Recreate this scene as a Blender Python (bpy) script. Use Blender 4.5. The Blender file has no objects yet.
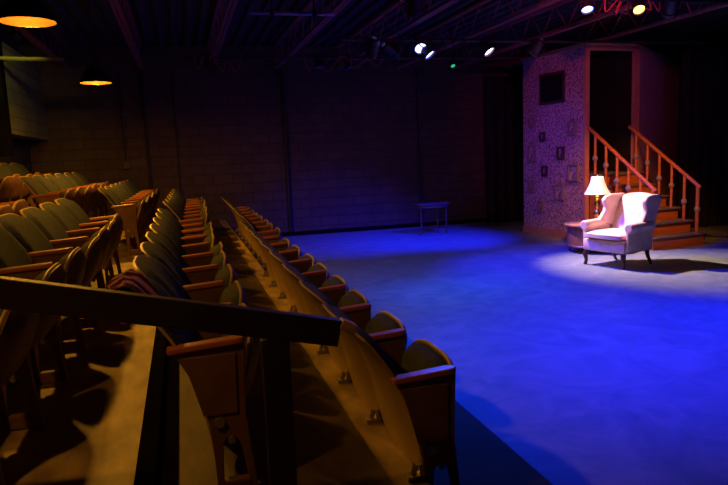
import bpy, bmesh, math, random
from math import sin, cos, radians as R, pi
from mathutils import Vector, Matrix
random.seed(7)
C = bpy.context.scene.collection
S = bpy.context.scene

# ------------------------------------------------------------------ camera
H = 1.72
yaw, pit, rol = R(15.4), R(7.75), R(2.3)
F = Vector((sin(yaw)*cos(pit), cos(yaw)*cos(pit), -sin(pit)))
Rt = Vector((cos(yaw), -sin(yaw), 0)); Up = Rt.cross(F)
R2 = Rt*cos(rol) - Up*sin(rol); U2 = Up*cos(rol) + Rt*sin(rol)
cam = bpy.data.cameras.new('camera'); co = bpy.data.objects.new('camera', cam); C.objects.link(co)
m = Matrix((R2, U2, -F)).transposed().to_4x4(); m.translation = Vector((0, 0, H))
co.matrix_world = m
cam.sensor_width = 36; cam.lens = 650/728*36; cam.clip_start = .02; cam.clip_end = 100
S.camera = co

# ------------------------------------------------------------------ world, exposure
w = bpy.data.worlds.new('world'); S.world = w; w.use_nodes = True
w.node_tree.nodes['Background'].inputs[0].default_value = (.25, .12, .5, 1)
w.node_tree.nodes['Background'].inputs[1].default_value = .002
S.view_settings.view_transform = 'Standard'; S.view_settings.look = 'None'
S.view_settings.gamma = 1; S.view_settings.exposure = 0; S.view_settings.use_curve_mapping = False

AMBER = (1, .42, .03); BLUE = (.006, .014, 1); TEAL = (.006, .09, 1); DEEP = (.09, .03, 1); WARM = (1, .62, .40); MAG = (1, .10, .28); ORANGE = (1, .30, .04)
P_PEND, P_BLUE, P_KEY = 104, 1000, 2000

# ------------------------------------------------------------------ materials
def mat(name, col, rough=.6, metal=0, noise=None, bump=0, scale=8, emit=None, es=0, spec=.5, stretch=(1,1,1)):
    """noise = second colour mixed in by a noise texture"""
    m = bpy.data.materials.new(name); m.use_nodes = True; nt = m.node_tree; b = nt.nodes['Principled BSDF']
    b.inputs['Base Color'].default_value = (*col, 1); b.inputs['Roughness'].default_value = rough
    b.inputs['Metallic'].default_value = metal; b.inputs['Specular IOR Level'].default_value = spec
    if emit: b.inputs['Emission Color'].default_value = (*emit, 1); b.inputs['Emission Strength'].default_value = es
    if noise or bump:
        tc = nt.nodes.new('ShaderNodeTexCoord'); mp = nt.nodes.new('ShaderNodeMapping'); mp.inputs['Scale'].default_value = stretch
        nz = nt.nodes.new('ShaderNodeTexNoise'); nz.inputs['Scale'].default_value = scale; nz.inputs['Detail'].default_value = 6
        nt.links.new(tc.outputs['Object'], mp.inputs[0]); nt.links.new(mp.outputs[0], nz.inputs[0])
        if noise:
            rp = nt.nodes.new('ShaderNodeValToRGB'); rp.color_ramp.elements[0].position = .35; rp.color_ramp.elements[1].position = .65
            rp.color_ramp.elements[0].color = (*col, 1); rp.color_ramp.elements[1].color = (*noise, 1)
            nt.links.new(nz.outputs['Fac'], rp.inputs[0]); nt.links.new(rp.outputs[0], b.inputs['Base Color'])
        if bump:
            bp = nt.nodes.new('ShaderNodeBump'); bp.inputs['Strength'].default_value = bump; bp.inputs['Distance'].default_value = .01
            nt.links.new(nz.outputs['Fac'], bp.inputs['Height']); nt.links.new(bp.outputs[0], b.inputs['Normal'])
    return m

def block_mat(name, c1, c2, mortar, axis='x'):
    m = mat(name, c1, .75); nt = m.node_tree; b = nt.nodes['Principled BSDF']
    tc = nt.nodes.new('ShaderNodeTexCoord'); mp = nt.nodes.new('ShaderNodeMapping')
    mp.inputs['Rotation'].default_value = (pi/2, 0, 0) if axis == 'x' else (pi/2, 0, pi/2)
    sx = nt.nodes.new('ShaderNodeSeparateXYZ'); cx = nt.nodes.new('ShaderNodeCombineXYZ')
    nt.links.new(tc.outputs['Object'], sx.inputs[0])
    nt.links.new(sx.outputs[0 if axis == 'x' else 1], cx.inputs[0]); nt.links.new(sx.outputs[2], cx.inputs[1])
    br = nt.nodes.new('ShaderNodeTexBrick'); br.inputs['Scale'].default_value = 1
    br.inputs['Brick Width'].default_value = .41; br.inputs['Row Height'].default_value = .205; br.inputs['Mortar Size'].default_value = .012
    br.inputs['Color1'].default_value = (*c1, 1); br.inputs['Color2'].default_value = (*c2, 1); br.inputs['Mortar'].default_value = (*mortar, 1)
    nt.links.new(cx.outputs[0], br.inputs[0])
    nz = nt.nodes.new('ShaderNodeTexNoise'); nz.inputs['Scale'].default_value = 3; nz.inputs['Detail'].default_value = 8
    nt.links.new(tc.outputs['Object'], nz.inputs[0])
    mx = nt.nodes.new('ShaderNodeMix'); mx.data_type = 'RGBA'; mx.blend_type = 'MULTIPLY'; mx.inputs[0].default_value = .6
    nt.links.new(br.outputs[0], mx.inputs[6]); nt.links.new(nz.outputs[0], mx.inputs[7]); nt.links.new(mx.outputs[2], b.inputs['Base Color'])
    bp = nt.nodes.new('ShaderNodeBump'); bp.inputs['Strength'].default_value = .7; bp.inputs['Distance'].default_value = .02; bp.invert = True
    nt.links.new(br.outputs[1], bp.inputs['Height']); nt.links.new(bp.outputs[0], b.inputs['Normal'])
    return m

def floor_mat():
    m = mat('stage floor paint', (.3, .33, .36), .62); nt = m.node_tree; b = nt.nodes['Principled BSDF']
    tc = nt.nodes.new('ShaderNodeTexCoord'); 
    n1 = nt.nodes.new('ShaderNodeTexNoise'); n1.inputs['Scale'].default_value = 1.6; n1.inputs['Detail'].default_value = 9; n1.inputs['Distortion'].default_value = 2.2; n1.inputs['Roughness'].default_value = .62
    nt.links.new(tc.outputs['Object'], n1.inputs[0])
    rp = nt.nodes.new('ShaderNodeValToRGB'); e = rp.color_ramp.elements
    e[0].position = .3; e[0].color = (.11, .16, .20, 1); e[1].position = .72; e[1].color = (.25, .275, .30, 1)
    x = e.new(.5); x.color = (.17, .215, .25, 1)
    nt.links.new(n1.outputs['Fac'], rp.inputs[0]); nt.links.new(rp.outputs[0], b.inputs['Base Color'])
    n2 = nt.nodes.new('ShaderNodeTexNoise'); n2.inputs['Scale'].default_value = 7; n2.inputs['Detail'].default_value = 6; n2.inputs['Distortion'].default_value = 1
    nt.links.new(tc.outputs['Object'], n2.inputs[0])
    bp = nt.nodes.new('ShaderNodeBump'); bp.inputs['Strength'].default_value = .25; bp.inputs['Distance'].default_value = .01
    nt.links.new(n2.outputs['Fac'], bp.inputs['Height']); nt.links.new(bp.outputs[0], b.inputs['Normal'])
    return m

def paper_mat():
    m = mat('damask wallpaper', (.3, .22, .3), .8); nt = m.node_tree; b = nt.nodes['Principled BSDF']
    tc = nt.nodes.new('ShaderNodeTexCoord')
    v = nt.nodes.new('ShaderNodeTexVoronoi'); v.inputs['Scale'].default_value = 26; v.feature = 'SMOOTH_F1'
    n = nt.nodes.new('ShaderNodeTexNoise'); n.inputs['Scale'].default_value = 55; n.inputs['Detail'].default_value = 3
    nt.links.new(tc.outputs['Object'], v.inputs[0]); nt.links.new(tc.outputs['Object'], n.inputs[0])
    ad = nt.nodes.new('ShaderNodeMath'); ad.operation = 'ADD'; nt.links.new(v.outputs['Distance'], ad.inputs[0]); nt.links.new(n.outputs['Fac'], ad.inputs[1])
    rp = nt.nodes.new('ShaderNodeValToRGB'); e = rp.color_ramp.elements
    e[0].position = .75; e[0].color = (.12, .06, .09, 1); e[1].position = 1.0; e[1].color = (.42, .28, .34, 1)
    nt.links.new(ad.outputs[0], rp.inputs[0]); nt.links.new(rp.outputs[0], b.inputs['Base Color'])
    return m

def stripe_mat():
    m = mat('striped cloth', (.3, .05, .12), .9); nt = m.node_tree; b = nt.nodes['Principled BSDF']
    tc = nt.nodes.new('ShaderNodeTexCoord'); wv = nt.nodes.new('ShaderNodeTexWave'); wv.bands_direction = 'Y'; wv.inputs['Scale'].default_value = 9
    wv.inputs['Distortion'].default_value = .6
    nt.links.new(tc.outputs['Object'], wv.inputs[0])
    rp = nt.nodes.new('ShaderNodeValToRGB'); rp.color_ramp.interpolation = 'CONSTANT'; e = rp.color_ramp.elements
    e[0].position = 0; e[0].color = (.03, .008, .04, 1); e[1].position = .45; e[1].color = (.30, .03, .30, 1)
    x = e.new(.8); x.color = (.45, .22, .40, 1)
    nt.links.new(wv.outputs['Fac'], rp.inputs[0]); nt.links.new(rp.outputs[0], b.inputs['Base Color'])
    return m

M = dict(
 stage=floor_mat(), paper=paper_mat(), stripe=stripe_mat(),
 tier=mat('worn tier paint', (.05,.035,.025), .6, noise=(.15,.10,.06), bump=.3, scale=5, stretch=(1,.35,1)),
 tierlight=mat('worn tan floor paint', (.24,.165,.085), .55, noise=(.52,.38,.19), bump=.5, scale=9, stretch=(1,.4,1)),
 nosing=mat('black nosing paint', (.006,.005,.005), 1, noise=(.010,.009,.008), scale=9, spec=0),
 apron=mat('dark stage apron paint', (.03,.022,.03), .75, noise=(.045,.032,.045), scale=4),
 wall=block_mat('black painted block', (.115,.070,.052), (.09,.056,.045), (.062,.040,.035)),
 wally=block_mat('black painted side block', (.05,.042,.045), (.035,.03,.032), (.015,.013,.014), 'y'),
 wallpale=block_mat('pale painted block', (.30,.34,.12), (.25,.28,.10), (.16,.18,.07), 'y'),
 drape=mat('black drape', (.012,.010,.014), .95, noise=(.02,.016,.022), scale=3, spec=.1),
 deck=mat('ceiling deck', (.03,.028,.034), .8, noise=(.05,.045,.055), scale=4),
 joist=mat('red oxide steel', (.30,.09,.10), .6, noise=(.2,.06,.07), scale=10),
 pipe=mat('grey steel pipe', (.35,.33,.36), .4, .6),
 blackmetal=mat('black metal', (.02,.02,.022), .45, .3),
 conduit=mat('dark painted conduit', (.015,.013,.013), .6),
 shell=mat('tan painted plywood shell', (.58,.40,.12), .42, noise=(.46,.30,.08), scale=5, stretch=(1,1,.4)),
 fabric=mat('grey green seat fabric', (.060,.072,.088), .9, noise=(.042,.052,.064), bump=.25, scale=40, spec=.2),
 under=mat('dark seat pan', (.16,.075,.065), .5, noise=(.12,.055,.05), scale=6),
 frame=mat('brown enamel casting', (.21,.10,.055), .5, noise=(.16,.075,.04), scale=9),
 arm=mat('red brown arm wood', (.50,.16,.05), .35, noise=(.40,.12,.035), scale=14, stretch=(.3,3,1)),
 steel=mat('worn steel', (.4,.36,.3), .4, .7),
 rail=mat('dark stained rail', (.024,.011,.007), .5, noise=(.016,.008,.005), scale=10, stretch=(.2,2,2)),
 rawwood=mat('bare cut wood', (.8,.5,.36), .7, noise=(.48,.27,.18), scale=20),
 stairwood=mat('orange stained pine', (.42,.13,.028), .45, noise=(.32,.09,.02), scale=8, stretch=(.25,1,3)),
 tread=mat('dark grey tread', (.10,.09,.095), .6, noise=(.14,.12,.12), scale=6),
 boss=mat('grey baluster ring', (.18,.16,.20), .5),
 trim=mat('pink brown trim', (.42,.20,.15), .5, noise=(.36,.17,.12), scale=7),
 flat=mat('mauve flat paint', (.55,.30,.34), .8, noise=(.45,.24,.28), scale=2),
 uph=mat('cream upholstery', (.78,.60,.50), .85, noise=(.68,.48,.38), bump=.15, scale=9, spec=.2),
 darkwood=mat('mahogany leg', (.07,.025,.015), .35),
 tablewood=mat('brown table wood', (.24,.10,.05), .35, noise=(.18,.07,.035), scale=9, stretch=(.3,2,1)),
 tabletop=mat('polished table top', (.50,.24,.12), .3, noise=(.42,.19,.09), scale=9, stretch=(.3,2,1)),
 greywood=mat('dull grey brown wood', (.09,.06,.055), .5, noise=(.065,.045,.04), scale=8),
 brass=mat('brass', (.75,.45,.12), .25, 1),
 shade=mat('lamp shade linen', (.9,.85,.75), .8, emit=(1,.86,.72), es=.62),
 pshade=mat('black enamel shade', (.015,.013,.012), .4),
 pinner=mat('bronze enamel shade lining', (.03,.010,.0012), .6, spec=.1),
 bulb=mat('glowing bulb', (1,.8,.5), .5, emit=(1,.62,.16), es=14),
 lblue=mat('blue gel lens', (.1,.1,.5), .2, emit=(.22,.24,1), es=9),
 lens=mat('unlit lens glass', (.10,.09,.13), .15), lwhite=mat('lavender lit lens', (.5,.5,.5), .2, emit=(.75,.62,1), es=9), lmag=mat('magenta gel lens', (.5,.1,.2), .2, emit=(1,.08,.3), es=3),
 lgreen=mat('green pilot lens', (.1,.5,.3), .2, emit=(.02,.55,.22), es=.8),
 lwarm=mat('amber gel lens', (.6,.4,.1), .2, emit=(1,.42,.07), es=7),
 gilt=mat('tarnished gilt frame', (.20,.14,.15), .4),
 darkframe=mat('black brown frame', (.05,.03,.03), .5),
 photo=mat('faded portrait print', (.48,.40,.46), .5, noise=(.10,.07,.10), scale=16),
 mirror=mat('unlit dark pane', (.008,.007,.01), .6, spec=.1),
 cable=mat('red cable', (.35,.04,.06), .5), cableb=mat('black cable', (.02,.02,.02), .5),
)

# ------------------------------------------------------------------ mesh helpers
class MB:
    def __init__(s): s.bm = bmesh.new()
    def _t(s, vs, mt):
        if mt is not None: bmesh.ops.transform(s.bm, matrix=mt, verts=vs)
    def box(s, c, d, rot=None, bev=0):
        r = bmesh.ops.create_cube(s.bm, size=1); vs = r['verts']
        bmesh.ops.scale(s.bm, vec=d, verts=vs)
        if bev:
            es = list({e for v in vs for e in v.link_edges})
            q = bmesh.ops.bevel(s.bm, geom=es, offset=bev, segments=2, affect='EDGES', profile=.6)
            vs = list({v for f in q['faces'] for v in f.verts} | {v for v in vs if v.is_valid})
        mt = Matrix.Translation(c) @ (rot.to_4x4() if rot else Matrix.Identity(4))
        s._t(vs, mt); return s
    def tube(s, pts, r, n=10, caps=True):
        pts = [Vector(p) for p in pts]; rr = r if isinstance(r, (list, tuple)) else [r]*len(pts); rings = []
        for i, p in enumerate(pts):
            d = (pts[min(i+1, len(pts)-1)] - pts[max(i-1, 0)]).normalized()
            a = d.orthogonal().normalized() if i == 0 else (a - d*a.dot(d)).normalized()
            b = d.cross(a)
            rings.append([s.bm.verts.new(p + (a*cos(2*pi*k/n) + b*sin(2*pi*k/n))*rr[i]) for k in range(n)])
        for A, B in zip(rings, rings[1:]):
            for k in range(n): s.bm.faces.new((A[k], A[(k+1) % n], B[(k+1) % n], B[k]))
        if caps: s.bm.faces.new(rings[0][::-1]); s.bm.faces.new(rings[-1])
        return s
    def lathe(s, prof, c=(0,0,0), n=24, mt=None, caps=True):
        rings = []
        for r, z in prof: rings.append([s.bm.verts.new((c[0]+r*cos(2*pi*k/n), c[1]+r*sin(2*pi*k/n), c[2]+z)) for k in range(n)])
        for A, B in zip(rings, rings[1:]):
            for k in range(n): s.bm.faces.new((A[k], A[(k+1) % n], B[(k+1) % n], B[k]))
        if caps: s.bm.faces.new(rings[0][::-1]); s.bm.faces.new(rings[-1])
        s._t([v for q in rings for v in q], mt); return s
    def prism(s, poly, d0, d1, plane='xz', mt=None):
        def P(a, b, d): return {'xz': (a, d, b), 'yz': (d, a, b), 'xy': (a, b, d)}[plane]
        A = [s.bm.verts.new(P(a, b, d0)) for a, b in poly]; B = [s.bm.verts.new(P(a, b, d1)) for a, b in poly]
        n = len(poly)
        s.bm.faces.new(A[::-1]); s.bm.faces.new(B)
        for k in range(n): s.bm.faces.new((A[k], A[(k+1) % n], B[(k+1) % n], B[k]))
        s._t(A+B, mt); return s
    def sheet(s, f, g, nu, nv):
        """closed slab between the surfaces f and g"""
        A = [[s.bm.verts.new(f(i/nu, j/nv)) for j in range(nv+1)] for i in range(nu+1)]
        B = [[s.bm.verts.new(g(i/nu, j/nv)) for j in range(nv+1)] for i in range(nu+1)]
        for i in range(nu):
            for j in range(nv):
                s.bm.faces.new((A[i][j], A[i+1][j], A[i+1][j+1], A[i][j+1])); s.bm.faces.new((B[i][j], B[i][j+1], B[i+1][j+1], B[i+1][j]))
        for i in range(nu):
            s.bm.faces.new((A[i][0], B[i][0], B[i+1][0], A[i+1][0])); s.bm.faces.new((A[i][nv], A[i+1][nv], B[i+1][nv], B[i][nv]))
        for j in range(nv):
            s.bm.faces.new((A[0][j], A[0][j+1], B[0][j+1], B[0][j])); s.bm.faces.new((A[nu][j], B[nu][j], B[nu][j+1], A[nu][j+1]))
        return s
    def build(s, name, mt, parent=None, smooth=False, bevel=0, sub=0, loc=None):
        bmesh.ops.recalc_face_normals(s.bm, faces=s.bm.faces)
        me = bpy.data.meshes.new(name); s.bm.to_mesh(me); s.bm.free(); me.materials.append(mt)
        if smooth:
            for p in me.polygons: p.use_smooth = True
            try: me.set_sharp_from_angle(angle=R(40))
            except Exception: pass
        o = bpy.data.objects.new(name, me); C.objects.link(o)
        if parent: o.parent = parent
        if loc: o.location = loc
        if bevel:
            b = o.modifiers.new('b', 'BEVEL'); b.width = bevel; b.segments = 2; b.limit_method = 'ANGLE'
        if sub:
            q = o.modifiers.new('s', 'SUBSURF'); q.levels = sub; q.render_levels = sub
        return o
def thing(name, label, cat, loc=(0,0,0), rz=0, group=None):
    o = bpy.data.objects.new(name, None); C.objects.link(o); o.location = loc; o.rotation_euler = (0,0,rz)
    o.empty_display_size = .1
    return tag(o, label, cat, group)
def tag(o, label, cat, group=None):
    o['label'] = label; o['category'] = cat
    if group: o['group'] = group
    return o
def struct(o): o['kind'] = 'structure'; return o
def sbox(name, mt, lo, hi, **k):
    c = [(a+b)/2 for a, b in zip(lo, hi)]; d = [abs(b-a) for a, b in zip(lo, hi)]
    return struct(MB().box((0,0,0), d).build(name, mt, loc=c, **k))
def copy_tree(o, parent=None):
    c = o.copy(); C.objects.link(c)
    if parent: c.parent = parent
    for ch in list(o.children): copy_tree(ch, c)
    return c
def spot(name, loc, target, col, e, angle=50, blend=.6, r=.06, parent=None):
    l = bpy.data.lights.new(name, 'SPOT'); l.color = col; l.energy = e; l.spot_size = R(angle); l.spot_blend = blend; l.shadow_soft_size = r
    o = bpy.data.objects.new(name, l); C.objects.link(o)
    d = Vector(target)-Vector(loc); o.rotation_euler = d.to_track_quat('-Z', 'Y').to_euler(); o.location = loc
    if parent: o.parent = parent; o.matrix_parent_inverse = Matrix.Identity(4)
    return o

# ================================================================== STRUCTURE
YB = 14.1; XL = -2.8; ZD = 4.05
sbox('floor', M['stage'], (-3.2, -2, -.1), (13, YB+.2, 0))
sbox('trim_1', M['apron'], (.8355, -1.5, 0), (1.45, YB, .27))                   # front row platform
sbox('trim_2', M['tier'], (-.165, -1.5, 0), (.70, YB, .45))
sbox('trim_3', M['tierlight'], (.702, -1.5, 0), (.835, YB, .452))                # worn pale board along the edge
sbox('trim_4', M['nosing'], (-.235, -1.5, 0), (-.1655, YB, .628))
sbox('trim_5', M['tierlight'], (-.98, -1.5, 0), (-.2355, YB, .63))
sbox('trim_6', M['tier'], (-1.75, -1.5, 0), (-.9805, YB, .81))
sbox('trim_7', M['tier'], (XL, -1.5, 0), (-1.7505, YB, .99))
sbox('wall_back', M['wall'], (XL-.3, YB, 0), (13, YB+.25, ZD))
sbox('wall_left', M['wally'], (XL-.25, -2, 0), (XL, YB, ZD))
sbox('wall_right', M['drape'], (12.6, -2, 0), (12.8, YB, ZD))
sbox('wall_front', M['wally'], (XL-.3, -2.2, 0), (13, -2, ZD))
sbox('trim_8', M['wallpale'], (XL, 11.15, 2.24), (-2.45, YB, 3.62))                # boxed-out bulkhead of pale block
sbox('trim_9', M['nosing'], (XL, 10.9, 1.9), (-2.44, 11.145, 3.62))  # black box added to keep the bulkhead's near end dark
# trapezoidal steel deck
mb = MB(); X = -3.1; poly = []
while X < 12.9:
    poly += [(X, ZD), (X+.09, ZD), (X+.12, ZD+.06), (X+.21, ZD+.06)]; X += .24
poly += [(12.95, ZD), (12.95, ZD+.16), (-3.1, ZD+.16)]
struct(mb.prism(poly, -2.1, YB+.2, 'xz').build('ceiling', M['deck']))
# baseboard between black wall and floor
sbox('baseboard_back', M['nosing'], (1.46, YB-.03, 0), (12, YB, .09))

# bar joists
def joist(x, label):
    t = thing('bar_joist', label, 'joist', (x, 6, 3.57), group='steel bar joists under the roof deck')
    mb = MB(); mb.box((-.028, 0, .02), (.045, 16.1, .04)); mb.box((.028, 0, .02), (.045, 16.1, .04)); mb.build('bottom_chord', M['joist'], t)
    mb = MB(); mb.box((0, 0, .455), (.10, 16.1, .04)); mb.build('top_chord', M['joist'], t)
    mb = MB(); y = -7.9; k = 0
    while y < 7.7:
        a, b = (.03, .45) if k % 2 == 0 else (.45, .03)
        mb.tube([(0, y, a), (0, y+.38, b)], .011, 6); y += .38; k += 1
    mb.build('web', M['joist'], t, smooth=True)
    return t
j0 = joist(-1.95, 'red steel bar joist nearest the left wall')
jl = ['red steel bar joist over the left seating, second from left wall', 'red steel bar joist over the aisle, third from the left wall',
      'red steel bar joist left of the paired blue lamps, fourth from left wall', 'red steel bar joist passing beside the paired blue lamps, fifth from left wall',
      'red steel bar joist over centre stage, sixth from left wall', 'red steel bar joist just left of the wallpapered set wall', 'red steel bar joist above the doorway set, rightmost']
for i, s_ in enumerate(jl):
    c = copy_tree(j0); c.location.x = -.6+1.35*i; c['label'] = s_

# lighting battens (pipes across)
def batten(y, x0, x1, z, label, mt='blackmetal'):
    t = thing('lighting_batten', label, 'pipe', ((x0+x1)/2, y, z), group='pipes hung under the joists')
    L = x1-x0
    MB().tube([(-L/2, 0, 0), (L/2, 0, 0)], .024, 12)  .build('pipe', M[mt], t, smooth=True)
    n = max(2, int(L/2.6))
    for k in range(n):
        xx = -L/2 + L*(k+.5)/n
        MB().box((xx, 0, .11), (.02, .02, .2)).box((xx, 0, 0), (.05, .065, .065)).build('hanger', M['blackmetal'], t)
batten(8.0, .92, 1.95, 3.42, 'short pale steel pipe hung between two red joists', 'pipe')
batten(9.6, 2.4, 9.5, 3.40, 'long lighting pipe across the stage carrying the paired blue lamps')
batten(6.8, 2.3, 9.6, 3.40, 'lighting pipe across the stage nearest the armchair, with cables')
batten(11.5, .2, 6.4, 3.42, 'lighting pipe with unlit lamps nearest the black back wall')
batten(4.6, 2.2, 8.6, 3.42, 'lighting pipe over the front of the stage')

# wall conduits
for i, (x, z0, z1, r, lab) in enumerate([(-1.04, 1.75, 3.5, .018, 'thin dark conduit dropping to a small box on the back wall'),
        (-.61, .7, 3.55, .035, 'thick black pipe on the back wall right of small box'), (-.03, .5, 3.55, .018, 'thin black pipe on the back wall behind the second row'),
        (2.22, .1, 3.55, .04, 'thick black pipe on back wall left of the blue wash'), (5.25, .1, 3.55, .025, 'black pipe running down the back wall behind the console table')]):
    MB_ = MB(); MB_.tube([(0, 0, z0), (0, 0, z1)], r, 10)
    for zz in (z0+.25, (z0+z1)/2, z1-.25): MB_.box((0, .02, zz), (r*2+.04, .02, .03))
    tag(MB_.build('wall_pipe', M['conduit'], smooth=True, loc=(x, YB-.035-r*.5, 0)), lab, 'pipe', 'pipes on the back wall')
t = thing('junction_box', 'small dark junction box at the end of the thin conduit', 'box', (-1.04, YB-.05, 1.68))
MB().box((0,0,0), (.14, .08, .16), bev=.01).build('box_body', M['conduit'], t); MB().box((0,-.045,0), (.11, .01, .13)).build('cover_plate', M['blackmetal'], t)
# pale duct close to left ceiling
tag(MB().tube([(XL+.02, 10.6, 3.30), (-2.2, 10.7, 3.29), (-1.55, 10.8, 3.30)], .028, 12).build('round_duct', M['wallpale'], smooth=True), 'pale round duct near the ceiling above the light wall patch', 'duct')

# ================================================================== THEATRE SEATS
W = .585
def back_pt(v):   # side profile of the back, v 0 (bottom) .. 1 (top)
    P_ = [(-.160, .185), (-.195, .36), (-.235, .50), (-.292, .62), (-.36, .72), (-.44, .81)]
    t = v*5; i = min(4, int(t)); f = t-i
    a, b = P_[i], P_[i+1]; return (a[0]+(b[0]-a[0])*f, a[1]+(b[1]-a[1])*f)
def make_shell_meshes():
    d = {}
    def surf(off, ins):
        def f(u, v):
            uu = (2*u-1); top = 1 - .12*abs(uu)**5
            vv = (ins*.5 + v*(1-ins*.9))*top if ins else v*top
            x, z = back_pt(min(1, max(vv, (0 if ins else (.05*abs(uu)**6))))); k = max(0, 1-abs(uu)**6) if ins else 1
            return Vector((x + .02*uu*uu + off*(k if off > .02 else 1), uu*(W/2-.003-ins*.13), z + off*.25))
        return f
    d['shell'] = lambda: MB().sheet(surf(0, 0), surf(.011, 0), 14, 12)
    def cf(u, v):
        uu = 2*u-1; p = surf(.0115, .035)(u, v); b = .034*(1-abs(uu)**12)*(1-abs(2*v-1)**12); return p + Vector((b*.9, 0, b*.45))
    d['cushion'] = lambda: MB().sheet(surf(.0115, .035), cf, 16, 14)
    return d
SM = make_shell_meshes()
def seat_meshes(th, hx=-.125, hz=.285):
    # seat plane: s along the seat from the hinge, n towards the sitter
    dx, dz = cos(th), sin(th); nx, nz = -sin(th), cos(th)
    def P_(s, y, n): return Vector((hx+dx*s+nx*n, y, hz+dz*s+nz*n))
    def plan(u, v, ins=0):
        uu = 2*u-1; L = .355-ins; s = L*v; wy = (.262-ins)
        wy *= 1 - .12*max(0, (v-.55)/.45)**3
        s -= .05*abs(uu)**4*v
        return s, uu*wy
    def shell():
        def f(u, v): s, y = plan(u, v); uu = 2*u-1; return P_(s, y, -.008-.055*(1-uu**4)*(1-(2*v-1)**4))
        def g(u, v): s, y = plan(u, v); return P_(s, y, .010)
        return MB().sheet(f, g, 12, 10)
    def cush():
        def f(u, v): s, y = plan(u, v, .012); return P_(s, y, .0105)
        def g(u, v): s, y = plan(u, v, .012); uu = 2*u-1; return P_(s, y, .012+.055*(1-abs(uu)**6)*(1-abs(2*v-1)**6))
        return MB().sheet(f, g, 12, 10)
    def rim():
        pts = []
        for k in range(9): s, y = plan(0, .25+.75*k/8); pts.append(P_(s, y, .006))
        for k in range(1, 13): s, y = plan(k/12, 1); pts.append(P_(s, y, .006))
        for k in range(1, 9): s, y = plan(1, 1-.75*k/8); pts.append(P_(s, y, .006))
        return MB().tube(pts, .0075, 6)
    return shell, cush, rim
STD_END = [(-.268,.583),(-.010,.599),(-.016,.45),(-.020,.32),(-.004,.15),(.012,.0),(-.020,0),(-.034,.14),(-.048,.21),(-.066,.235),(-.095,.235),(-.110,.21),(-.116,.1),(-.114,0),(-.140,0),(-.146,.15),(-.158,.30),(-.196,.45)]
STD = [(-.240,.583)]+STD_END[1:-1]+[(-.186,.45)]
def standard(t, y, end=False, br_=True):
    st = MB().prism((([(-.250,.583)]+STD_END[1:]) if br_ else STD_END) if end else STD, y-.016, y+.016).build('side_standard', M['frame'], t, bevel=.004)
    if end:
        MB().prism([(-.235,.56),(-.045,.56),(-.050,.33),(-.175,.33)], y-.022, y-.0165).build('panel_inlay', M['frame'], st, bevel=.003)
    MB().box((-.068, y, .035), (.10, .04, .06), bev=.008).build('base_rail', M['frame'], st)
    hb = MB(); hb.tube([(-.12, y-.026, .30), (-.12, y+.026, .30)], .020, 12)
    hb.build('hinge', M['steel'], st, smooth=True)
    MB().tube([(-.08, y-.024, .225), (-.08, y+.024, .225)], .014, 10).build('stop_pin', M['steel'], st, smooth=True)
    mb = MB()
    xr = (-.262 if br_ else -.284) if end else -.246
    pl = [(xr,-.026),(xr,.026),(-.04,.030),(-.012,.024),(0,.008),(0,-.008),(-.012,-.024),(-.04,-.030)]
    mb.prism(pl, .5975, .622, 'xy'); 
    a = mb.build('armrest', M['arm'], t, bevel=.006)
    a.location = (-.004, y, 0); a.rotation_euler = (0, -R(3.6), 0); a.location.z = -.002; a.location.x = .034
    if not br_: return st
    br = MB(); br.box((-.185, y, .192), (.07, .045, .018)); br.tube([(-.195, y, .195), (-.18, y, .24)], .011, 6); br.box((-.165, y, .215), (.012, .04, .06)); br.build('floor_bracket', M['steel'], t)
    return st
def make_seat(th, end_first=False, end_last=False, br_=True):
    t = thing('theater_seat', 'x', 'theatre seat')
    b = SM['shell']().build('backrest', M['shell'], t, smooth=True)
    SM['cushion']().build('back_cushion', M['fabric'], b, smooth=True)
    sh, cu, ri_ = seat_meshes(th, *((-.125, .285) if br_ else (-.055, .30)))
    s_ = sh().build('tip_up_seat', M['under'], t, smooth=True)
    cu().build('seat_cushion', M['fabric'], s_, smooth=True)
    ri_().build('seat_rim', M['shell'], s_, smooth=True)
    standard(t, -W/2, end_first, br_)
    if end_last: standard(t, W/2, False, br_)
    return t
TH = (R(63), R(67), R(60)); TB = (R(70), R(75), R(66)); T2 = (R(72), R(75), R(69))
protos = {}
def get_seat(th, first, last, br_):
    k = (th, first, last, br_)
    if k not in protos: protos[k] = make_seat(th, first, last, br_); return protos[k]
    return copy_tree(protos[k])
ORD = ['first', 'second', 'third', 'fourth', 'fifth', 'sixth', 'seventh', 'eighth', 'ninth', 'tenth']
rows = [ # tip x, floor z, start y, n, x drift per m, row words, block words
 (.98, .27, 2.27, 8, 0, 'front row', 'near block'), (1.04, .27, 7.53, 7, .008, 'front row', 'far block'),
 (.19, .45, 2.40, 8, 0, 'second row', 'near block'), (.21, .45, 7.67, 7, .02, 'second row', 'far block'),
 (-.66, .63, 2.33, 7, .015, 'third row', 'near block'), (-.53, .63, 8.15, 7, .015, 'third row', 'far block'),
 (-1.42, .81, 4.06, 4, .02, 'fourth row', 'near block'), (-1.32, .81, 7.95, 6, .04, 'fourth row', 'far block'),
 (-2.20, .99, 5.23, 2, .0, 'back row', 'near block'), (-2.12, .99, 8.0, 6, .02, 'back row', 'far block')]
seats = {}
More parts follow.
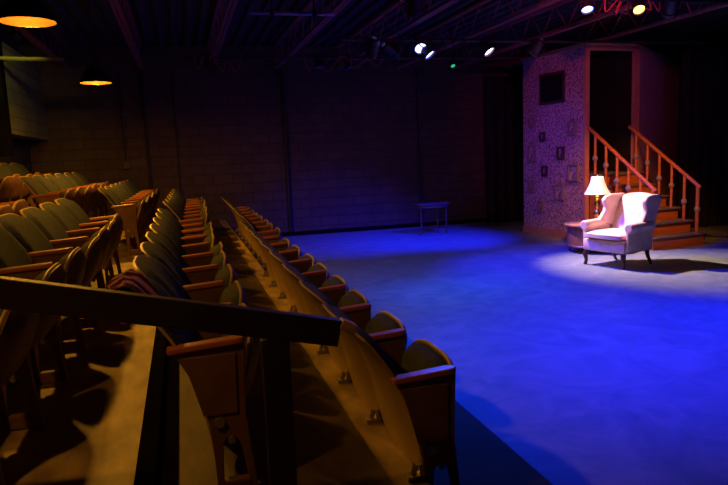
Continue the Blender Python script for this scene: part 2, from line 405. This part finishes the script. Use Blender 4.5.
for ri, (x, z, y0, n, dr, rw, bw) in enumerate(rows):
    for i in range(n):
        th = (TH if ri < 2 else T2 if ri < 4 else TB)[random.choice((0,0,0,1,2))]
        if ri == 0 and i == 0: th = TH[0]
        t = get_seat(th, i == 0, i == n-1, ri < 2)
        t.location = (x + dr*i*W, y0 + W/2 + i*W, z)
        pos = ('nearest to the camera end' if i == 0 else 'last before the back wall end' if i == n-1 and bw == 'far block' else 'last before the gap' if i == n-1 else ORD[i] + ' seat from its near end')
        if (ri == 6 or ri == 8) and i != n-1: pos = ORD[n-1-i] + ' seat counting back from the gap'
        if (ri == 6 or ri == 8) and i == n-1: pos = 'last before the gap'
        t['label'] = 'tip-up theatre seat, %s, %s, %s' % (rw, bw, pos)
        t['group'] = 'theatre seats in the %s, %s' % (rw, bw)
        seats[(ri, i)] = t

# striped scarf draped over the top of the second row's first back
def scarf():
    path = [(-.42,.72),(-.455,.815),(-.455,.845),(-.425,.862),(-.385,.845),(-.33,.775),(-.275,.69)]
    def pt(v):
        t = v*(len(path)-1); i = min(len(path)-2, int(t)); f = t-i
        return path[i][0]*(1-f)+path[i+1][0]*f, path[i][1]*(1-f)+path[i+1][1]*f
    def f(u, v):
        x, z = pt(v); wv = .010*sin(u*25+v*3); return Vector((x+wv-.004, -.27+.30*u+.02*sin(v*6), z+.008*sin(u*19)-.022))
    def g(u, v): 
        p = f(u, v); q = Vector((.55, 0, .85)) if v > .42 else Vector((-.9, 0, .3)); return p + q*.014
    o = MB().sheet(f, g, 22, 26).build('striped_scarf', M['stripe'], smooth=True, loc=(.19, 2.40+W/2, .45))
    return tag(o, 'striped purple and red scarf draped over a second row seat back', 'scarf')
scarf()

# ================================================================== GUARD RAIL
t = thing('guard_rail', 'dark stained wooden guard rail sloping across the front left', 'railing', (.31, 2.05, .45))
a = Vector((-1.9, 0, 1.41-.45+.30)); 
p0 = Vector((-2.1, 0, 1.215)); p1 = Vector((.155, 0, .686))
dirv = (p1-p0).normalized(); ang = math.atan2(-dirv.z, dirv.x)
mid = (p0+p1)/2; L = (p1-p0).length
MB().box(mid, (L, .045, .088), rot=Matrix.Rotation(ang, 3, 'Y'), bev=.004).build('hand_rail', M['rail'], t)
MB().box((-.058, .0005, .345), (.09, .042, .69), bev=.004).build('post', M['rail'], t)
MB().box((-1.75, .0005, .545), (.09, .042, 1.05), bev=.004).build('post', M['rail'], t)
MB().box(Vector((.185, 0, .706)), (.055, .05, .032), rot=Matrix.Rotation(ang+.25, 3, 'Y'), bev=.003).build('cut_end_block', M['rawwood'], t)

# ================================================================== SET: BOX WITH DOORWAY AND STAIRS
A6 = R(6.3); BO = Vector((6.93, 10.15, 0))
def bx(x, y, z=0): return Vector((BO.x + x*cos(A6) - y*sin(A6), BO.y + x*sin(A6) + y*cos(A6), z))
bo = thing('set_wall', 'purple wallpapered stage set wall with orange edge trim and doorway', 'stage set', (BO.x, BO.y, 0), A6)
HB = 3.48
MB().box((.05, .95, HB/2), (.06, 1.80, HB)).build('wallpapered_panel', M['paper'], bo)
MB().box((.045, .03, HB/2), (.09, .07, HB), bev=.005).build('corner_post', M['trim'], bo)
MB().box((.005, .95, HB-.03), (.04, 1.86, .07)).build('top_moulding', M['trim'], bo)
MB().box((.005, .95, .06), (.035, 1.80, .12)).build('skirting', M['trim'], bo)
MB().box((.66, .03, HB-.06), (1.14, .06, .12)).build('door_header', M['trim'], bo)
MB().box((1.165, .03, HB/2), (.13, .06, HB)).build('door_jamb', M['trim'], bo)
MB().box((.60, .62, 1.18), (1.0, 1.2, .05)).build('landing', M['tread'], bo)
MB().box((.60, 1.86, HB/2), (1.14, .04, HB)).build('back_panel', M['drape'], bo)
MB().box((1.16, 1.0, HB/2), (.03, 1.75, HB)).build('inner_panel', M['drape'], bo)
# angled flat right of the doorway
p, q = bx(1.27, .03), Vector((10.9, 12.42, 0)); d = q-p; L = d.length; an = math.atan2(d.y, d.x)
fl = thing('angled_flat', 'mauve painted scenery flat angled back right of the doorway', 'scenery flat', p, an)
MB().box((L/2, .03, 1.74), (L, .04, 3.48)).build('flat_face', M['flat'], fl)
MB().box((L/2, .08, 3.40), (L, .06, .08)).build('batten', M['rawwood'], fl); MB().box((L/2, .08, .04), (L, .06, .08)).build('batten', M['rawwood'], fl)
# dark pane on wallpaper
def local(t, o): o.parent = t; return o
def on_wall(y, z):   # box-local (y,z) on the papered face
    return bx(.018, y, z)
t = thing('wall_mirror', 'large dark unlit mirror high on the wallpapered wall', 'mirror', on_wall(.92, 2.80), A6)
MB().box((-.015, 0, 0), (.03, .74, .58), bev=.01).build('mirror_frame', M['darkframe'], t); MB().box((-.033, 0, 0), (.006, .64, .48)).build('mirror_glass', M['mirror'], t)
# pictures: world Y measured on the wall
pics = [(11.71,2.20,.16,.22,'gilt','topmost left small gilt portrait on the wallpapered wall'), (11.37,1.91,.14,.18,'dark','small dark portrait below and right of topmost left one'),
 (10.52,2.03,.20,.26,'gilt','pale gilt framed picture nearest the doorway trim, upper'), (11.72,1.59,.22,.34,'gilt','tall framed portrait at middle left with a light border'),
 (10.83,1.59,.18,.24,'dark','dark oval look portrait in the middle of the wall'), (11.31,1.25,.15,.20,'dark','small black framed portrait left of large gilt picture'),
 (10.47,1.23,.28,.32,'gilt','largest pale gilt picture near the doorway trim, at lamp height'), (11.75,.94,.17,.26,'gilt','small gilt portrait low on the left edge'),
 (10.86,.86,.24,.30,'gilt','gilt picture low on the wall above the side table'), (11.43,.56,.16,.22,'gilt','lowest small gilt picture on the wallpapered wall')]
for wy, z, pw, ph, kk, lab in pics:
    ly = (wy-BO.y-.02)
    t = thing('picture_frame', lab, 'picture', on_wall(ly, z), A6, 'old portraits hung on the wallpapered wall')
    mb = MB(); b_ = .035
    for sy in (-1, 1): mb.box((-.028, sy*(pw/2-b_/2), 0), (.056, b_, ph), bev=.008)
    for sz in (-1, 1): mb.box((-.028, 0, sz*(ph/2-b_/2)), (.056, pw-b_, b_), bev=.008)
    fr = mb.build('frame', M['gilt' if kk == 'gilt' else 'darkframe'], t)
    if pw > .19: MB().prism([(-.06, 0), (-.03, .04), (0, .06), (.03, .04), (.06, 0)], -.03, -.004, 'yz').build('crest', M['gilt'], fr, loc=(0, 0, ph/2-.008))
    MB().box((-.012, 0, 0), (.012, pw-2*b_+.01, ph-2*b_+.01)).build('print', M['photo'], t)
# stairs
st = thing('staircase', 'orange stained wooden stairs with two balustrades up to the doorway', 'stairs', (BO.x, BO.y, 0), A6)
run, rise, wd = .245, .2, 1.02; x0 = .10
def step_y(k): return -1.47 + k*run       # front of step k
for k in range(6):
    x1 = x0 + wd + .02*(5-k)
    yf = step_y(k)
    MB().box(((x0+x1)/2, yf+run/2+.02, rise*(k+.5)-.015), (x1-x0, run+.04 if k < 5 else run, rise-.03)).build('riser_block', M['stairwood'], st) if k == 0 else \
    MB().box(((x0+x1)/2, yf+.03, rise*(k+.5)-.015), (x1-x0, .03, rise-.03)).build('riser', M['stairwood'], st)
    MB().box(((x0+x1)/2+.005, yf+run/2, rise*(k+1)-.015), (x1-x0+.04, run+.045, .03), bev=.005).build('tread', M['tread'], st)
sp = [(step_y(0)+.02, 0), (step_y(0)+.02, .17)]
for k in range(1, 6): sp += [(step_y(k)+.02, rise*k-.035), (step_y(k)+.02, rise*(k+1)-.035)]
sp += [(-.01, rise*6-.035), (-.01, 0)]
for xx in (x0+.01, x0+wd-.02): MB().prism(sp, xx-.012, xx+.012, 'yz').build('stringer', M['stairwood'], st)
def balustrade(xa, xb, lab):
    # rail from the bottom post to the doorway
    b = Vector((xb, step_y(0)+.06, .98)); a_ = Vector((xa, -.02, 2.02))
    MB().tube([a_, b + (b-a_).normalized()*.05], .032, 8).build('hand_rail', M['stairwood'], st, smooth=True)
    for i in range(6):
        k = i; f = 1 - (step_y(k)+.08-a_.y)/(b.y-a_.y); f = (step_y(k)+.07 - a_.y)/(b.y - a_.y)
        top = a_.lerp(b, f); base = rise*(k+1)
        if k == 5: pass
        r_ = .024 if k else .030
        mb = MB(); mb.lathe([(r_, 0), (r_, top.z-base)], (top.x, top.y, base), 10); bl = mb.build('baluster', M['stairwood'], st, smooth=True)
        hh = (top.z-base)*(.50 if i % 2 == 0 else .40)
        MB().lathe([(r_, -.05), (.043, -.03), (.05, 0), (.043, .03), (r_, .05)], (top.x, top.y, base+hh), 12).build('ring', M['boss'], bl, smooth=True)
balustrade(.06, .16, 'l'); balustrade(.98, 1.13, 'r')

# ================================================================== BLACK DRAPES
def drape(name, x0, x1, y, z1, label, amp=.05):
    n = int((x1-x0)/.035)
    f = lambda u, v: Vector((x0+(x1-x0)*u, amp*sin(u*(x1-x0)*26)+.02*sin(u*(x1-x0)*9+v*2), .01+(z1-.01)*v))
    g = lambda u, v: f(u, v)+Vector((0, .012, 0))
    return tag(MB().sheet(f, g, n, 6).build('stage_drape', M['drape'], smooth=True, loc=(0, y, 0)), label, 'curtain')
drape('d', 9.34, 12.55, 10.6, 3.45, 'black masking drape right of the staircase')
drape('d', 6.78, 8.3, 13.75, 3.35, 'black masking drape on back wall behind the wallpapered set')

# ================================================================== WING CHAIR
wc = thing('wing_chair', 'cream upholstered wingback armchair under the stage light', 'armchair', (5.97, 7.93, 0), R(196)); wc.scale = (1.06, 1.12, .99)
# seat base
MB().box((.02, 0, .30), (.60, .62, .17), bev=.03).build('seat_base', M['uph'], wc, smooth=True)
def cush(u, v, s):
    a, b = 2*u-1, 2*v-1; k = (1-abs(a)**5)*(1-abs(b)**5)
    fx = 1+.08*(1-a*a) if b > 0 else 1
    return Vector((.055+b*.285*fx, a*.272, .44 + s*(.028+.04*k)))
MB().sheet(lambda u, v: cush(u, v, -.8), lambda u, v: cush(u, v, 1), 14, 14).build('seat_cushion', M['uph'], wc, smooth=True)
def backf(s):
    def f(u, v):
        a = 2*u-1; top = 1.0 - .045*abs(a)**3 + .015*cos(a*pi)
        z = .30+(top-.30)*v; x = -.20 - .20*v - .05*v*v
        k = (1-abs(a)**6)*(1-(abs(2*v-1))**8)
        return Vector((x + (s*(.035+.045*k) if s > 0 else -.05*(.4+.6*k)) + (.0), a*(.285+.02*v), z + s*.012*k))
    return f
MB().sheet(backf(-1), backf(1), 16, 16).build('backrest', M['uph'], wc, smooth=True)
wing = [(-.24,.52),(.00,.585),(.005,.63),(-.05,.69),(-.10,.75),(-.115,.81),(-.09,.87),(-.085,.93),(-.13,.975),(-.22,1.0),(-.44,1.0),(-.50,.975),(-.43,.80),(-.32,.56)]
for s_ in (-1, 1):
    mb = MB(); mb.prism(wing, -.035, .035)
    o = mb.build('wing', M['uph'], wc, smooth=True, bevel=.02)
    o.location = (0, s_*.312, 0); o.rotation_euler = (0, 0, s_*R(-0)+s_*R(7))
    # arm: panel with an outward scroll, run from back to front
    pr = [(0,.24),(.035,.24),(.04,.50),(.075,.53),(.09,.57),(.08,.61),(.05,.635),(.01,.635),(-.02,.61),(-.03,.57),(-.012,.53),(0,.50)]
    def f(u, v, s2=s_):
        i = u*len(pr) % len(pr); i0 = int(i) % len(pr); i1 = (i0+1) % len(pr); fr = i-int(i)
        y = pr[i0][0]*(1-fr)+pr[i1][0]*fr; z = pr[i0][1]*(1-fr)+pr[i1][1]*fr
        return Vector((-.26+.54*v, s2*(.285+y+.02*v), z+.012*sin(v*pi)))
    mb = MB(); N = len(pr); ring = [[mb.bm.verts.new(f(k/N, j/8)) for k in range(N)] for j in range(9)]
    for j in range(8):
        for k in range(N): mb.bm.faces.new((ring[j][k], ring[j][(k+1) % N], ring[j+1][(k+1) % N], ring[j+1][k]))
    mb.bm.faces.new(ring[0]); mb.bm.faces.new(ring[-1][::-1])
    mb.build('arm', M['uph'], wc, smooth=True, bevel=.012)
for sx, sy in ((1,1),(1,-1),(-1,1),(-1,-1)):
    if sx > 0: pts, rr = [(.275, sy*.27, .235), (.30, sy*.285, .15), (.285, sy*.28, .06), (.30, sy*.285, 0)], [.034, .032, .020, .026]
    else: pts, rr = [(-.22, sy*.26, .235), (-.25, sy*.262, .12), (-.32, sy*.265, 0)], [.030, .024, .020]
    MB().tube(pts, rr, 10).build('leg', M['darkwood'], wc, smooth=True)

# ================================================================== SIDE TABLE AND LAMP
tb = thing('side_table', 'round brown wooden drum side table behind the armchair', 'table', (6.33, 9.12, 0))
MB().lathe([(.40,.44),(.415,.447),(.415,.463),(.40,.47)], n=40).build('table_top', M['tabletop'], tb, smooth=True)
MB().lathe([(.355,.10),(.37,.115),(.36,.13),(.36,.42),(.375,.439)], n=16).build('drum_body', M['tablewood'], tb)
for k in range(4):
    a = pi/4+k*pi/2; MB().tube([(.31*cos(a), .31*sin(a), .1005), (.33*cos(a), .33*sin(a), 0)], [.028, .018], 8).build('leg', M['tablewood'], tb, smooth=True)
lp = thing('table_lamp', 'brass table lamp with lit cream shade on the drum table', 'lamp', (6.50, 9.18, .4701))
MB().lathe([(.075,0),(.08,.012),(.07,.03),(.035,.045),(.028,.07),(.05,.10),(.055,.13),(.04,.17),(.024,.20),(.034,.22),(.042,.26),(.046,.30),(.034,.36),(.022,.39),(.03,.41),(.018,.43),(.012,.50)], n=24).build('lamp_base', M['brass'], lp, smooth=True)
MB().lathe([(.008,.50),(.008,.74),(.012,.75),(.004,.765)], n=10).build('harp', M['brass'], lp, smooth=True)
def shade_prof(off): return [(.205-off,.455),(.165-off,.52),(.128-off,.60),(.105-off,.67),(.095-off,.735)]
mb = MB(); pr = shade_prof(0)+shade_prof(.006)[::-1]; mb.lathe(pr+[pr[0]], n=32, caps=False).build('lamp_shade', M['shade'], lp, smooth=True)
MB().lathe([(.02,.52),(.03,.55),(.028,.58),(.01,.60)], n=12).build('bulb', M['bulb'], lp, smooth=True)
l = bpy.data.lights.new('lamp_glow', 'POINT'); l.energy = 3; l.color = (1,.6,.3); l.shadow_soft_size = .03
o = bpy.data.objects.new('lamp_glow', l); C.objects.link(o); o.parent = lp; o.location = (0, 0, .63)

# ================================================================== CONSOLE TABLE
ct = thing('console_table', 'half round wooden console table standing before the back wall', 'table', (4.98, 12.62, 0)); ct.scale = (.82, .82, .95)
pts = [(-.44,.24)] + [(.44*cos(pi+k*pi/16), -.10+.18*sin(pi+k*pi/16)) for k in range(17)] + [(.44,.24)]
MB().prism(pts, .66, .69, 'xy').build('table_top', M['greywood'], ct, bevel=.006)
MB().prism([(x*.88, y*.88+.01) for x, y in pts], .60, .6595, 'xy').build('apron', M['greywood'], ct)
for x, y in ((-.34,-.07),(.34,-.07),(-.22,.20),(.22,.20)):
    MB().tube([(x,y,.60),(x,y,.45),(x,y,.15),(x,y,.06),(x,y,0)], [.022,.016,.014,.024,.016], 10).build('leg', M['greywood'], ct, smooth=True)
mb = MB(); mb.box((0,-.07,.15), (.68,.03,.035)); mb.box((0,.20,.15), (.44,.03,.035))
mb.prism([(-.34,-.085),(-.31,-.085),(-.205,.2),(-.235,.2)], .133, .167, 'xy'); mb.prism([(.31,-.085),(.34,-.085),(.235,.2),(.205,.2)], .133, .167, 'xy')
mb.build('stretcher', M['darkwood'], ct)

# ================================================================== PENDANTS (house lights)
def pendant(loc, label, e):
    t = thing('pendant_lamp', label, 'lamp', loc, group='house pendant lamps over the seating')
    pr = [(.198,0),(.192,.05),(.16,.12),(.10,.17),(.05,.20),(.045,.27)]
    MB().lathe(pr + [(.0,.27)], n=36, caps=False).build('shade', M['pshade'], t, smooth=True)
    pi_ = [(.195,.002),(.186,.05),(.155,.115),(.096,.163),(.0,.19)]
    MB().lathe(pi_, n=36, caps=False).build('shade_lining', M['pinner'], t, smooth=True)
    MB().tube([(0,0,.27), (0,0,1.23)], .008, 8).build('cord', M['blackmetal'], t)
    MB().lathe([(.02,.17),(.03,.14),(.045,.10),(.042,.07),(.02,.05),(.004,.045)], n=16).build('bulb', M['bulb'], t, smooth=True)
    l = bpy.data.lights.new('pendant_light', 'POINT'); l.energy = e; l.color = AMBER; l.shadow_soft_size = .045
    o = bpy.data.objects.new('pendant_light', l); C.objects.link(o); o.parent = t; o.location = (0, 0, .035)
pendant((-1.02, 5.54, 2.80), 'larger looking glowing pendant lamp at the top left corner', P_PEND)
pendant((-1.0, 9.51, 2.80), 'farther glowing pendant lamp in front of the back wall', P_PEND*1.6)
pendant((-1.04, 1.57, 2.80), 'dimmed pendant lamp above the guard rail', 36)

# ================================================================== STAGE LIGHTS
def stage_light(loc, target, lens, label, col=None, e=0, angle=50, scale=1.0, blend=.6, batt=3.40):
    loc = Vector(loc); d = (Vector(target)-loc).normalized(); q = d.to_track_quat('-Z', 'Y')
    t = thing('stage_light', label, 'stage light', loc, group='stage lights on the pipes')
    h = bpy.data.objects.new('x', None)
    mt = q.to_matrix().to_4x4(); s = scale
    MB().lathe([(.04*s,.24*s),(.075*s,.22*s),(.085*s,.12*s),(.085*s,.02*s),(.098*s,.015*s),(.098*s,-.03*s),(.088*s,-.03*s),(.086*s,0)], n=18, mt=mt, caps=False).build('lamp_body', M['blackmetal'], t, smooth=True)
    MB().lathe([(.086*s,.0),(.05*s,-.008*s),(.001,-.012*s)], n=18, mt=mt, caps=False).build('lens', lens, t, smooth=True)
    top = Vector((0,0,max(.14, batt-loc.z)))
    mb = MB(); side = q @ Vector((1,0,0)); side.z = 0; side.normalize()
    mb.tube([side*.1*s+Vector((0,0,.03)), side*.11*s+top*.6, -side*.11*s+top*.6, -side*.1*s+Vector((0,0,.03))], .009, 6); mb.build('yoke', M['blackmetal'], t)
    MB().box(top, (.05,.07,.09), bev=.01).build('clamp', M['blackmetal'], t)
    if col:
        spot('light', tuple(d*.045*s), tuple(d*1.0), col, e, angle, blend, .05, t)
    return t
fx = [
 ((2.55, 6.8, 3.22), (3.3, 8.5, 0), 'lblue', 'added blue stage lamp at the left end of its pipe, tilted away', TEAL, P_BLUE*.4, 84, 3.40, 1),  # added to fill a dark patch of the left stage floor
 ((3.66, 9.6, 3.29), (3.3, 5.6, 0), 'lblue', 'blue stage lamp, upper of the bright pair', TEAL, P_BLUE*.7, 70, 3.40, 1),
 ((3.80, 9.6, 3.20), (5.8, 7.8, 0), 'lblue', 'blue stage lamp, lower of the bright pair', BLUE, P_BLUE*1.4, 86, 3.40, 1),
 ((4.80, 9.6, 3.25), (6.3, 7.75, .2), 'lwhite', 'pale lavender stage lamp aimed at the armchair', WARM, P_KEY, 52, 3.40, 1),
 ((4.66, 6.8, 3.28), (4.0, 5.0, 0), 'lblue', 'blue stage lamp near the top right, beside the amber one', BLUE, P_BLUE*.8, 72, 3.40, .75),
 ((5.36, 6.8, 3.29), (4.4, 4.4, .5), 'lwarm', 'amber stage lamp at the top right in tangled cables', ORANGE, 15, 30, 3.40, .75),
 ((5.80, 6.8, 3.27), (7.45, 9.5, .9), 'lwarm', 'added amber stage lamp turned toward the stairs, lens away', ORANGE, 750, 44, 3.40, 1),  # second amber lamp, added to light the stair risers
 ((5.02, 11.5, 3.28), (5.0, 8, 0), 'lgreen', 'small dim green pilot lamp below the joists', None, 0, 40, 3.42, .5),
 ((7.6, 6.8, 3.24), (8.1, 5.0, 0), 'lblue', 'blue stage lamp above the right edge of the stage floor', BLUE, P_BLUE*.8, 74, 3.40, 1),
 ((5.6, 9.6, 3.22), (4.6, 11.9, 0), 'lblue', 'added blue stage lamp tilted back toward the console table', BLUE, P_BLUE*2, 58, 3.40, 1),  # added with its lens hidden, makes the pool by the console table
 ((2.9, 9.6, 3.22), (3.1, 12.3, 0), 'lblue', 'added blue stage lamp tilted to the back wall, leftmost on its pipe', BLUE, P_BLUE*.9, 66, 3.40, 1),  # added facing away, makes the blue pool at the back of the stage
 ((3.25, 9.6, 3.22), (6.9, 11.0, 1.3), 'lblue', 'added violet stage lamp aimed at the wallpapered set wall', DEEP, 170, 44, 3.40, 1),  # added to tint the wallpaper violet
 ((2.7, 4.6, 3.24), (2.8, 4.4, 0), 'lblue', 'added unseen blue stage lamp on the front pipe, nearest the seats', BLUE, P_BLUE*.4, 80, 3.42, 1),  # out-of-view lamp added to turn the floor by the seats blue
 ((4.4, 4.6, 3.24), (4.4, 4.2, 0), 'lblue', 'added unseen blue stage lamp on the front pipe, second from the seats', BLUE, P_BLUE*.6, 76, 3.42, 1),  # out-of-view lamp added for blue on the front stage floor
 ((6.2, 4.6, 3.24), (6.3, 4.4, 0), 'lblue', 'added unseen blue stage lamp on the front pipe, farthest from the seats', BLUE, P_BLUE*.8, 74, 3.42, 1),  # out-of-view lamp added for blue on the right of the floor
 ((3.3, 4.6, 3.22), (7.4, 11.0, 2.4), 'lmag', 'added unseen magenta stage lamp on the front pipe', MAG, 420, 38, 3.42, 1),  # out-of-view lamp added to redden the set wall and flat
 ((.6, 11.5, 3.26), (.8, 11, 0), 'lens', 'unlit stage lamp at the left end of the rear pipe', None, 0, 40, 3.42, 1),
 ((2.5, 11.5, 3.26), (2.3, 10, 0), 'lens', 'unlit stage lamp at the middle of rear pipe', None, 0, 40, 3.42, 1),
 ((3.05, 11.5, 3.26), (3.6, 10, 0), 'lens', 'unlit stage lamp on rear pipe left of the green pilot', None, 0, 40, 3.42, 1),
]
for loc, tg, ln, lab, col, e, an, bt, sc_ in fx:
    stage_light(loc, tg, M[ln], lab, col, e, an, scale=sc_, batt=bt, blend=1)
# out-of-view flood added to put a red wash on the joists
t = thing('added_flood', 'added open red flood lamp above the stage pointing across the joists', 'stage light', (4.0, 4.6, 3.42-.12))
MB().box((0, 0, -.06), (.22, .12, .14), bev=.01).build('lamp_housing', M['blackmetal'], t); MB().box((0, .062, -.06), (.18, .006, .10)).build('lens', M['lmag'], t); MB().box((0, 0, .06), (.05, .05, .12)).build('clamp', M['blackmetal'], t)
spot('light', (0, .08, -.06), (-.25, 4, 1.9), (1, .10, .20), 50, 120, 1, .06, t)
# small clip lamp added only to brighten the pale bulkhead
t = thing('added_clip_lamp', 'added small clip lamp under the joists washing the pale block bulkhead', 'lamp', (-1.92, 9.6, 3.42))
MB().lathe([(.02,.12),(.05,.08),(.07,0),(.066,0),(.045,.075),(.0,.10)], n=20, mt=Matrix.Rotation(R(80), 4, 'X'), caps=False).build('reflector', M['blackmetal'], t, smooth=True)
MB().tube([(0,-.08,0), (0,-.10,.14), (0,-.06,.152)], .01, 8).build('clip', M['blackmetal'], t)
spot('light', (0, .03, 0), (-.75, 3.0, -.65), (1, .74, .05), 40, 50, .9, .04, t)
# cables tangled on the pipes
def cable(name, pts, mt, label):
    out = []
    P4 = [Vector(p) for p in pts]
    for i in range(len(P4)-1):
        a, b, c, d = P4[max(i-1,0)], P4[i], P4[i+1], P4[min(i+2,len(P4)-1)]
        for k in range(6):
            q = k/6; out.append(.5*((2*b)+(c-a)*q+(2*a-5*b+4*c-d)*q*q+(3*b-a-3*c+d)*q**3))
    out.append(P4[-1])
    return tag(MB().tube(out, .009, 6).build(name, M[mt], smooth=True), label, 'cable')
rr = random.Random(3)
def tangle(x, y, z, n, w_, mt, label):
    pts = [(x-w_, y, z+.12)]
    for i in range(n): pts.append((x-w_+2*w_*(i+.5)/n + rr.uniform(-.12,.12), y+rr.uniform(-.08,.08), z + (-.14 if i % 2 == 0 else .05)+rr.uniform(-.04,.04)))
    pts.append((x+w_, y, z+.12)); return cable('cable_tangle', pts, mt, label)
tangle(5.6, 6.78, 3.40, 12, .7, 'cable', 'red cable tangle looped around the amber stage lamp')
tangle(5.4, 6.86, 3.38, 9, .5, 'cableb', 'black cable tangle beside the amber stage lamp')
tangle(2.9, 11.46, 3.36, 12, .7, 'cable', 'red cable tangle on the rear pipe, left of the green pilot lamp')
tangle(.75, 11.46, 3.36, 8, .4, 'cable', 'red cable tangle at the left end of the rear pipe')
tangle(4.0, 9.56, 3.38, 10, .7, 'cableb', 'black cable loops around the paired blue lamps')
cable('cable_run', [(9.0,9.5,.012),(9.25,9.2,.012),(9.0,9.0,.012),(9.4,8.8,.012),(9.9,8.95,.012),(9.5,9.2,.012),(9.2,9.0,.012)], 'cableb', 'black cable loops on the stage floor right of the stairs')
